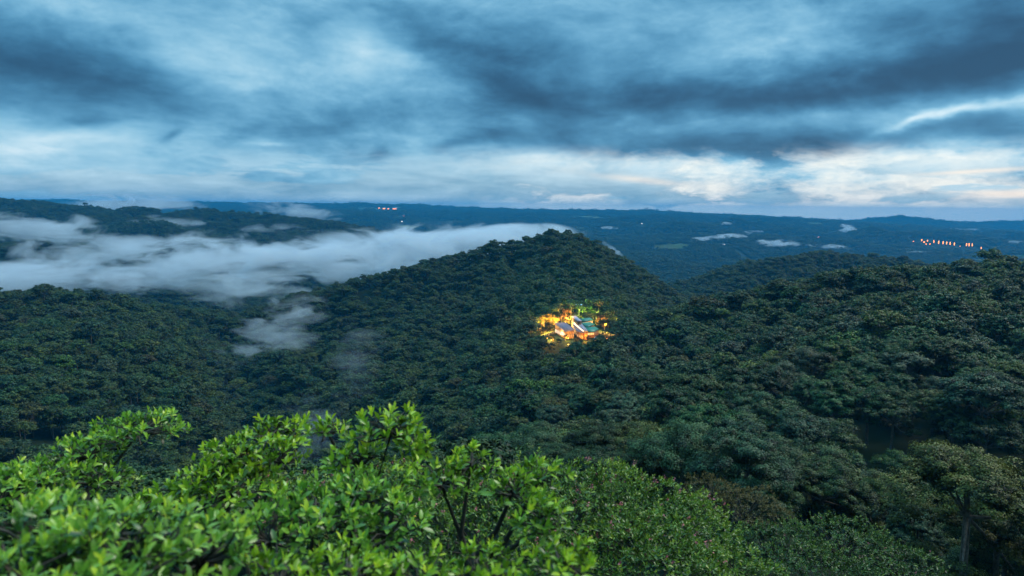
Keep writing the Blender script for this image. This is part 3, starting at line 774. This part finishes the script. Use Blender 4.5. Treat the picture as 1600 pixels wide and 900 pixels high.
# ------------------------------------------------------------------ the lodge
def plain(name, c, rough=.6, spec=.3, var=.25, metal=0):
    m, t, out = mat(name); tc = t.nodes.new('ShaderNodeTexCoord')
    n = noise(t, tc.outputs['Object'], .9, 5, .6)
    cc = mixc(t, n.ss(.3, .7), tuple(q*(1-var) for q in c), tuple(q*(1+var) for q in c))
    b = t.nodes.new('ShaderNodeBsdfPrincipled'); t.links.new(cc, b.inputs['Base Color']); b.inputs['Roughness'].default_value = rough
    b.inputs['Specular IOR Level'].default_value = spec; b.inputs['Metallic'].default_value = metal
    t.links.new(b.outputs[0], out.inputs[0]); return m
def glow(name, c, st):
    m, t, out = mat(name); e = t.nodes.new('ShaderNodeEmission'); e.inputs[0].default_value = (*c, 1); e.inputs[1].default_value = st
    t.links.new(e.outputs[0], out.inputs[0]); return m
M_ROOFG = plain('green_metal_roof', (.03, .20, .13), .45, .4)
M_ROOFB = plain('grey_brown_roof', (.17, .15, .19), .6, .3)
M_ROOFP = plain('pale_roof', (.34, .34, .42), .5, .4)
M_WALL = plain('timber_wall', (.34, .20, .10), .7, .2)
M_STONE = plain('terrace_stone', (.25, .22, .18), .85, .1)
M_WIN = glow('lit_window', (1.0, .50, .16), 1.3); M_BRIGHT = glow('bright_strip', (1.0, .72, .48), 1.7)
M_AMBER = glow('amber_lamp', (1.0, .42, .06), 8.0); M_WHITE = glow('white_lamp', (.8, .95, 1.0), 8.0); M_RED = glow('orange_red_lamp', (1.0, .28, .05), 7.0)
M_METAL = plain('dark_metal', (.05, .05, .05), .5, .4)
def Q(zx, zy, z0):
    """point at height z0 above the lodge terrace (plan worked out from the photo)"""
    d = P(780+zx/6.6667, 440+zy/6.6667, 1.0); return d*((LODGE[2]+z0)/d[2])
def slab(name, pts, th, m, parent, O):
    """solid plate under a polygon of 3-D points"""
    p = np.array(pts); n = len(p); nrm = np.cross(p[1]-p[0], p[2]-p[0]); 
    if nrm[2] < 0: p = p[::-1]
    V = np.concatenate([p, p-[0, 0, th]]); F = [np.arange(n)[None], (np.arange(n)[::-1]+n)[None], np.array([(i, i+n, (i+1) % n+n, (i+1) % n) for i in range(n)])]
    return mobj(name, np_mesh(name, V-O, F, m), parent)
def seams(pts, m, parent, O, step=1.6):
    """raised standing seams running down a four cornered roof, one mesh"""
    a, b, c, d = [np.array(q) for q in pts]; n = max(2, int(np.linalg.norm(b-a)/step)); ts = []
    for i in range(n+1):
        f = i/n; ts.append(tube([a*(1-f)+b*f+[0, 0, .04], d*(1-f)+c*f+[0, 0, .04]], .06, .06, 4))
    V, F = join_tubes(ts); return mobj('roof_seams', np_mesh('roof_seams', V-O, F, m), parent)
def body(name, pts, zb, m, parent, O, inset=.9):
    """walls from the roof plan, drawn in a little, down to zb"""
    p = np.array(pts); c = p.mean(0); q = c + (p-c)*inset; q[:, 2] = p[:, 2]-.35; n = len(q)
    low = q.copy(); low[:, 2] = LODGE[2]+zb
    V = np.concatenate([q, low]); nrm = np.cross(p[1]-p[0], p[2]-p[0])[2]
    F = [np.arange(n)[None], (np.arange(n)[::-1]+n)[None], np.array([(i, i+n, (i+1) % n+n, (i+1) % n) for i in range(n)])]
    me = np_mesh(name, V-O, F, m); return mobj(name, me, parent), q, low
def window(parent, O, a, b, z0, z1, m, cnt, gap=.18, out=.06, name='window'):
    """lit panes set proud of the wall between plan points a and b, each with a frame"""
    a = np.array(a, float); b = np.array(b, float); d = b-a; d[2] = 0; L = np.linalg.norm(d); d /= L
    n = np.array([d[1], -d[0], 0]); 
    if n @ a[:3]*1 > 0: n = -n           # outward: facing the viewpoint side
    w = L/cnt
    for i in range(cnt):
        s0 = a[:2] + d[:2]*(i*w+gap*w/2); s1 = a[:2] + d[:2]*((i+1)*w-gap*w/2)
        def box(sa, sb, za, zb, o0, o1):
            V = []
            for o in (o0, o1):
                for (q, zz) in ((sa, za), (sb, za), (sb, zb), (sa, zb)): V.append([q[0]+n[0]*o, q[1]+n[1]*o, zz])
            return np.array(V)
        B6 = np.array([(0, 1, 2, 3), (7, 6, 5, 4), (0, 4, 5, 1), (1, 5, 6, 2), (2, 6, 7, 3), (3, 7, 4, 0)])
        zz0 = LODGE[2]+z0; zz1 = LODGE[2]+z1
        w_ = mobj(name, np_mesh(name, box(s0, s1, zz0, zz1, .02, out)-O, [B6], m), parent)
        ee = d[:2]*.09
        Vf = np.concatenate([box(s0-ee, s0, zz0-.1, zz1+.1, .0, out+.05), box(s1, s1+ee, zz0-.1, zz1+.1, .0, out+.05), box(s0, s1, zz1, zz1+.1, .0, out+.05), box(s0, s1, zz0-.1, zz0, .0, out+.05)])
        mobj('frame', np_mesh('frame', Vf-O, [np.concatenate([B6+8*k for k in range(4)])], M_METAL), w_)
LG = empty('forest_lodge', tuple(LODGE)); LO = np.array(LODGE)
tag(LG, 'lit lodge on the forested spur with grey, pale and green metal roofs', 'lodge')
# left wing: big grey-brown roof, glazed front below its left eave
r = [Q(572, 430, 7.5), Q(690, 424, 8.6), Q(792, 500, 6.2), Q(690, 524, 4.6)]
slab('roof', r, .3, M_ROOFB, LG, LO); seams(r, M_ROOFB, LG, LO); _, q, lo = body('wall', r, -1.5, M_WALL, LG, LO, .9)
window(LG, LO, q[0], q[3], .6, 3.2, M_BRIGHT, 9, .6)
window(LG, LO, q[3], q[2], .8, 2.6, M_WIN, 5, .8)
# low roof beside the light strip
r = [Q(752, 448, 5.6), Q(782, 444, 5.8), Q(884, 536, 4.4), Q(812, 520, 3.9)]
slab('roof', r, .25, M_ROOFB, LG, LO); _, q, lo = body('wall', r, -2.5, M_WALL, LG, LO, .9)
window(LG, LO, q[0], q[3], .8, 2.4, M_WIN, 8, .7); window(LG, LO, q[3], q[2], .2, 1.8, M_WIN, 4, .7)
# long central hall with the glowing clerestory along its left side
r = [Q(776, 424, 7.6), Q(826, 398, 8.6), Q(925, 512, 6.2), Q(892, 516, 5.6)]
slab('roof', r, .3, M_ROOFP, LG, LO); seams(r, M_ROOFP, LG, LO, 2.4); _, q, lo = body('wall', r, -2, M_WALL, LG, LO, .94)
# clerestory follows the eave
p0, p1 = np.array(Q(780, 431, 7.0)), np.array(Q(886, 514, 5.2))
V = []; 
for p in (p0, p1): 
    for dx_, dz_ in ((-.5, .35), (-.15, .35), (-.15, -.75), (-.5, -.75)): V.append(p + [dx_, 0, dz_])
mobj('clerestory_window', np_mesh('clerestory_window', np.array(V)-LO, [np.array([(0, 1, 2, 3), (7, 6, 5, 4), (0, 4, 5, 1), (1, 5, 6, 2), (2, 6, 7, 3), (3, 7, 4, 0)])], M_BRIGHT), LG)
# stair tower
r = [Q(750, 361, 11.0), Q(797, 355, 11.2), Q(862, 408, 10.2), Q(820, 412, 10.0)]
slab('roof', r, .3, M_ROOFP, LG, LO); _, q, lo = body('wall', r, 0, M_WALL, LG, LO, .92)
window(LG, LO, q[0], q[3], 6.8, 8.2, M_WIN, 6, .8)
# three green roofs stepping down on the right
for (rr_, z_w, cnt) in (([Q(826, 386, 8.4), Q(948, 375, 8.4), Q(982, 402, 6.3), Q(866, 417, 6.3)], (3.9, 5.6), 6),
                        ([Q(846, 428, 7.2), Q(948, 420, 7.2), Q(998, 448, 5.4), Q(905, 474, 5.4)], (2.2, 3.6), 4),
                        ([Q(880, 478, 6.2), Q(1000, 468, 6.2), Q(1040, 492, 4.6), Q(990, 522, 4.0), Q(915, 522, 4.2)], (1.6, 3.2), 4)):
    slab('roof', rr_, .25, M_ROOFG, LG, LO); seams(rr_[:4], M_ROOFG, LG, LO, 1.4)
    _, q, lo = body('wall', rr_, -1.5, M_WALL, LG, LO, .9)
    k = len(q); window(LG, LO, q[k-1], q[2 if k == 4 else 3], z_w[0], z_w[1], M_WIN, cnt)
# terrace below the front
tp = [Q(590, 552, 0), Q(700, 560, 0), Q(870, 560, 0), Q(950, 600, -1.2), Q(700, 640, -1.2)]
tp = [np.array(q_) for q_ in tp]
for q_ in tp: q_[2] = LODGE[2]-.9
tp = [tp[0]*.5+tp[1]*.5, tp[1], tp[2], tp[3]*.5+tp[2]*.5, tp[4]*.5+tp[1]*.5]
tag(slab('terrace', tp, 3.0, M_STONE, None, np.zeros(3)), 'stone terrace glowing amber between trees below the lodge front', 'terrace')

def small_house(name, pts, zb, rm, label, cat, win, m=M_WIN):
    O = np.array(pts[0], float).copy(); O[2] = LODGE[2]+zb; root = empty(name, tuple(O)); tag(root, label, cat)
    slab('roof', pts, .2, rm, root, O); _, q, lo = body('wall', pts, zb, M_WALL, root, O, .86)
    if win: window(root, O, q[3], q[2], win[0], win[1], m, win[2])
    return root
small_house('garden_shed', [Q(992, 574, 1.2), Q(1022, 572, 1.2), Q(1030, 590, .6), Q(988, 594, .6)], -3.5, M_ROOFP, 'tiny grey roofed hut with orange wall below the green roofs', 'hut', (-2.2, .0, 2))
small_house('hilltop_cabin', [Q(786, 208, 7), Q(862, 206, 7), Q(876, 222, 6.2), Q(792, 226, 6.2)], 1, M_ROOFP, 'small pale blue roofed cabin among trees uphill behind the lodge', 'cabin', (3.6, 5.2, 3), glow('cool_window', (.35, .75, 1.0), 1.2))

def lamp(zx, zy, z0, energy, col, mh, label, rad=.5, hgt=3.0, name='garden_lamp', ground=None):
    p = np.array(Q(zx, zy, z0)); 
    root = empty(name, (p[0], p[1], p[2]-hgt)); tag(root, label, 'lamp', 'lamps around the lodge')
    V, F = tube([[0, 0, 0], [0, 0, hgt-.25]], .07, .05, 6); mobj('post', np_mesh('post', V, [F], M_METAL, True), root)
    a = np.arange(8)*math.pi/4; rr_ = [0.02, .24, .30, .22, .02]; zz = [-.28, -.2, .05, .25, .32]
    V = np.concatenate([np.stack([r_*np.cos(a), r_*np.sin(a), np.full(8, z_)], 1) for r_, z_ in zip(rr_, zz)]) + [0, 0, hgt]
    F = np.array([(i*8+j, i*8+(j+1) % 8, i*8+8+(j+1) % 8, i*8+8+j) for i in range(4) for j in range(8)])
    mobj('lantern', np_mesh('lantern', V, [F], mh, True), root)
    l = bpy.data.lights.new('lamp_light', 'POINT'); l.energy = energy; l.color = col; l.shadow_soft_size = rad
    lo_ = bpy.data.objects.new('lamp_light', l); COL.objects.link(lo_); lo_.parent = root; lo_.location = (0, 0, hgt+.8)
AM = (1.0, .52, .10)
for k_, q_ in (('gold', Q(540, 352, 11)), ('right', Q(1070, 362, 9.5)), ('lime', Q(860, 266, 15))): print('POS', k_, np.round(np.array(q_)-LO, 1))
def flood(dx_, dy_, dz_, energy, col, label, mh=M_AMBER, h=4.0):
    """ground floodlight pointing light into the trees round the lodge, given as metres from the lodge"""
    p = LO + [dx_, dy_, dz_]; root = empty('garden_lamp', (p[0], p[1], p[2]-h)); tag(root, label, 'lamp', 'lamps around the lodge')
    V, F = tube([[0, 0, 0], [0, 0, h-.2]], .07, .05, 6); mobj('post', np_mesh('post', V, [F], M_METAL, True), root)
    V, F = tube([[0, 0, h-.2], [0, .12, h-.05], [0, .35, h+.1]], .08, .22, 8); mobj('lantern', np_mesh('lantern', V, [F], mh, True), root)
    l = bpy.data.lights.new('lamp_light', 'POINT'); l.energy = energy*4; l.color = col; l.shadow_soft_size = .5
    o = bpy.data.objects.new('lamp_light', l); COL.objects.link(o); o.parent = root; o.location = (0, .3, h+.5)
def flood_at(i, ex, ey, h, energy, col, label, mh=M_AMBER):
    p = LIT[i][0]; q = np.array([p[0]+ex, p[1]+ey, 0]); q[2] = hz(q[0], q[1])
    flood(q[0]-LO[0], q[1]-LO[1], q[2]+h-LO[2], energy, col, label, mh, h)
flood_at(0, 3, -13, 8, 24000, AM, 'floodlight left of the lodge under the tall golden tree')
flood_at(1, -1, -13, 7, 20000, AM, 'floodlight at the left end of the lodge garden')
flood_at(5, 2, -6, 2.5, 3500, AM, 'low floodlight in front of the bright facade')
flood_at(6, 1, -10, 7, 10000, (1, .42, .08), 'floodlight behind the stair tower')
flood_at(8, 2, -6, 4, 4500, AM, 'floodlight in the courtyard behind the grey roof')
flood_at(9, 4, -7, 4, 7000, (.70, 1.0, .16), 'pale green floodlight behind the upper green roof', M_WHITE)
flood_at(11, 2, -13, 7, 15000, (1, .45, .09), 'floodlight right of the green roofs')
flood_at(14, 1, -5, 2.5, 3500, AM, 'floodlight at the right end of the lodge garden')
lamp(640, 545, 2.0, 2600, (1, .75, .4), M_BRIGHT, 'bright warm lamp at the lodge front below the left eave')
lamp(720, 590, 1.0, 3500, AM, M_AMBER, 'amber lamp on the terrace below the grey roof')
lamp(545, 610, .5, 2600, AM, M_AMBER, 'amber lamp lowest left among dark trees', .3, 3)
lamp(905, 605, .0, 4500, (1, .40, .05), M_RED, 'orange lamp below the end of the central hall')
lamp(720, 655, -2.0, 1500, (1, .40, .05), M_AMBER, 'amber lamp at the foot of the terrace', .3, 3)
lamp(1050, 632, -2.0, 500, (.8, 1, .95), M_WHITE, 'small white lamp below the hut')
lamp(1020, 682, -3.0, 500, (1, .45, .05), M_AMBER, 'lone amber lamp lowest below the hut')
lamp(1122, 596, -.5, 1600, (1, .35, .05), M_RED, 'orange red lamp right of the hut against dark trees')
lamp(972, 636, -1.5, 900, (1, .45, .05), M_AMBER, 'amber lamp left of and below the hut')
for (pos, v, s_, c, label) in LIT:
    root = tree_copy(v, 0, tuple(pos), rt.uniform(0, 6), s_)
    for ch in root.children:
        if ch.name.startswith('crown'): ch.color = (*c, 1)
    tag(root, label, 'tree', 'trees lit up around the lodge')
# distant lights: each a small house or mast with lit openings
def far_light(p, w, h, m, label, group, name='lit_house'):
    z = p[2] + h/2; O = np.array([p[0], p[1], z]); root = empty(name, tuple(O)); tag(root, label, 'building', group)
    def bx(x0, x1, y0, y1, z0, z1): return np.array([(x0, y0, z0), (x1, y0, z0), (x1, y1, z0), (x0, y1, z0), (x0, y0, z1), (x1, y0, z1), (x1, y1, z1), (x0, y1, z1)], float)
    B6 = np.array([(3, 2, 1, 0), (4, 5, 6, 7), (0, 1, 5, 4), (1, 2, 6, 5), (2, 3, 7, 6), (3, 0, 4, 7)])
    mobj('wall', np_mesh('wall', bx(-w/2, w/2, 0, w*.7, -h/2-12, h/2), [B6], M_WALL), root)
    mobj('window', np_mesh('window', bx(-w*.45, w*.45, -.3, 0, -h*.4, h*.4), [B6], m), root)
    V = np.array([(-w*.58, -w*.1, h/2), (w*.58, -w*.1, h/2), (w*.58, w*.8, h/2), (-w*.58, w*.8, h/2), (-w*.5, w*.35, h/2+w*.25), (w*.5, w*.35, h/2+w*.25)])
    mobj('roof', np_mesh('roof', V, [np.array([(0, 1, 5, 4), (2, 3, 4, 5), (3, 2, 1, 0)]), np.array([(1, 2, 5), (3, 0, 4)])], M_ROOFP), root)
M_FO = glow('far_orange', (1, .28, .05), 3.6); M_FW = glow('far_white', (1, .9, .75), 1.6); M_FR = glow('far_red', (1, .18, .08), 3.0)
for (p, w, h, m, l, g_) in FARL: far_light(p, w*p[1]/4700, h*p[1]/4700 if g_ == G1 else h, {'O': M_FO, 'W': M_FW, 'R': M_FR}[m], l, g_)


# ------------------------------------------------------------------ air and mist
HTOP = float(max((tz + 14*T[:, 2]).max(), 6.0)) + 3
print('HTOP', HTOP)
def haze():
    m, t, out = mat('haze_air'); v = t.nodes.new('ShaderNodeVolumePrincipled')
    v.inputs['Color'].default_value = (.035, .47, .90, 1); v.inputs['Density'].default_value = 1/12000
    v.inputs['Anisotropy'].default_value = 0.0
    t.links.new(v.outputs[0], out.inputs['Volume'])
    m.cycles.homogeneous_volume = True
    x = 15000; z0, z1 = -560, HTOP
    V = np.array([(a, b, c) for c in (z0, z1) for b in (-x, x) for a in (-x, x)], float)
    F = np.array([(0, 2, 3, 1), (4, 5, 7, 6), (0, 1, 5, 4), (1, 3, 7, 5), (3, 2, 6, 7), (2, 0, 4, 6)])
    tag(mobj('haze', np_mesh('haze', V, [F], m)), kind='stuff')
haze()
def mist_mat(name, dens, nscale, thr, seed):
    m, t, out = mat(name)
    tc = t.nodes.new('ShaderNodeTexCoord'); g = t.nodes.new('ShaderNodeNewGeometry')
    ln = t.nodes.new('ShaderNodeVectorMath'); ln.operation = 'LENGTH'; t.links.new(tc.outputs['Object'], ln.inputs[0])
    off = t.nodes.new('ShaderNodeVectorMath'); off.operation = 'ADD'; t.links.new(g.outputs['Position'], off.inputs[0]); off.inputs[1].default_value = (seed*311, seed*97, 0)
    st = t.nodes.new('ShaderNodeVectorMath'); st.operation = 'MULTIPLY'; t.links.new(off.outputs[0], st.inputs[0]); st.inputs[1].default_value = (.62, .6, 1.8)
    n = noise(t, st.outputs[0], nscale*1.15, 6, .64, .5)
    r = E(t, ln.outputs['Value'])
    d = ((1.0 - r)*1.0 + (n - thr)*4.4 - .12).ss(0.0, .46) * r.ss(1.0, .8) * dens
    v = t.nodes.new('ShaderNodeVolumePrincipled'); v.inputs['Color'].default_value = (.90, .96, 1.0, 1)
    t.links.new(d.v, v.inputs['Density']); v.inputs['Anisotropy'].default_value = 0
    t.links.new(v.outputs[0], out.inputs['Volume']); m.cycles.volume_step_rate = .35; return m
def uvsphere():
    V = [(0, 0, 1)]; 
    for i in range(1, 12):
        for j in range(24):
            a = math.pi*i/12; b = 2*math.pi*j/24; V.append((math.sin(a)*math.cos(b), math.sin(a)*math.sin(b), math.cos(a)))
    V.append((0, 0, -1)); F4 = [(1+i*24+j, 1+(i+1)*24+j, 1+(i+1)*24+(j+1) % 24, 1+i*24+(j+1) % 24) for i in range(10) for j in range(24)]
    F3 = [(0, 1+j, 1+(j+1) % 24) for j in range(24)] + [(len(V)-1, 241+(j+1) % 24, 241+j) for j in range(24)]
    return np.array(V, float), [np.array(F4), np.array(F3)]
SV, SF = uvsphere()
def mist(px, py, Y, rx, ry, rz, dens, ns, thr, seed, rz_=0.0, tilt=0.0):
    m = mist_mat('mist', dens, ns, thr, seed)
    o = mobj('mist_bank', np_mesh('mist_bank', SV, SF, m, True)); o.location = P(px, py, Y); o.scale = (rx, ry, rz)
    o.rotation_euler = (0, math.radians(tilt), math.radians(rz_)); tag(o, kind='stuff')
mist(620, 394, 1300, 400, 190, 62, .026, .013, .55, 1, 8, -4)
mist(790, 372, 1330, 150, 120, 30, .030, .014, .48, 23, 0, -5)
mist(320, 408, 1180, 330, 180, 60, .018, .014, .575, 2, 0, -4)
mist(30, 432, 1120, 260, 150, 34, .018, .013, .54, 3)
mist(60, 360, 1400, 180, 120, 50, .016, .014, .55, 4, 0, 8)
mist(400, 452, 1000, 120, 80, 34, .015, .018, .56, 21)
mist(160, 392, 1330, 200, 110, 38, .012, .015, .56, 22)
mist(425, 518, 600, 62, 55, 34, .018, .034, .60, 5, 0, -22)
mist(468, 492, 640, 34, 40, 20, .014, .042, .59, 6, 0, -40)
mist(485, 675, 330, 22, 40, 28, .009, .070, .60, 7)
mist(560, 560, 430, 30, 40, 30, .004, .05, .58, 24, 0, -35)
mist(210, 320, 3300, 420, 260, 60, .006, .007, .52, 9)
mist(460, 330, 3200, 260, 220, 44, .006, .009, .54, 10, 0, 6)
mist(270, 348, 2150, 150, 110, 30, .007, .014, .58, 11)
mist(430, 358, 2000, 160, 110, 26, .005, .014, .58, 25)
def gmist(px, py, up, rx, ry, rz, dens, ns, thr, seed, rz_=0.0, tilt=0.0):
    p = on_ground(px, py); u, v = proj(p + [0, 0, up]); k = p[1]/4500; mist(float(u), float(v), p[1], rx*k, ry*k, rz*k, dens/k, ns/k, thr, seed, rz_, tilt)
gmist(1130, 374, 14, 270, 130, 22, .022, .016, .56, 12, 0, -4)
gmist(1210, 384, 14, 190, 110, 30, .026, .018, .54, 13)
gmist(1170, 366, 10, 110, 70, 16, .02, .02, .54, 26, 0, -6)
gmist(1300, 388, 10, 190, 90, 18, .022, .018, .55, 14, 0, 3)
gmist(1324, 364, 26, 80, 60, 46, .030, .018, .53, 15, 0, 35)
gmist(1138, 352, 12, 60, 60, 15, .030, .016, .52, 16)
gmist(953, 358, 8, 80, 50, 14, .025, .020, .53, 17)
gmist(1105, 396, 6, 60, 50, 18, .012, .020, .55, 27)
gmist(1575, 381, 10, 130, 70, 20, .016, .016, .55, 18)
gmist(1440, 397, 8, 120, 70, 14, .012, .018, .56, 28)
gmist(1500, 360, 8, 160, 70, 12, .010, .018, .56, 29)
mist(1035, 337, 12000, 340, 300, 40, .008, .006, .52, 19)
mist(958, 390, 2600, 60, 50, 12, .014, .024, .52, 20, 0, 35)
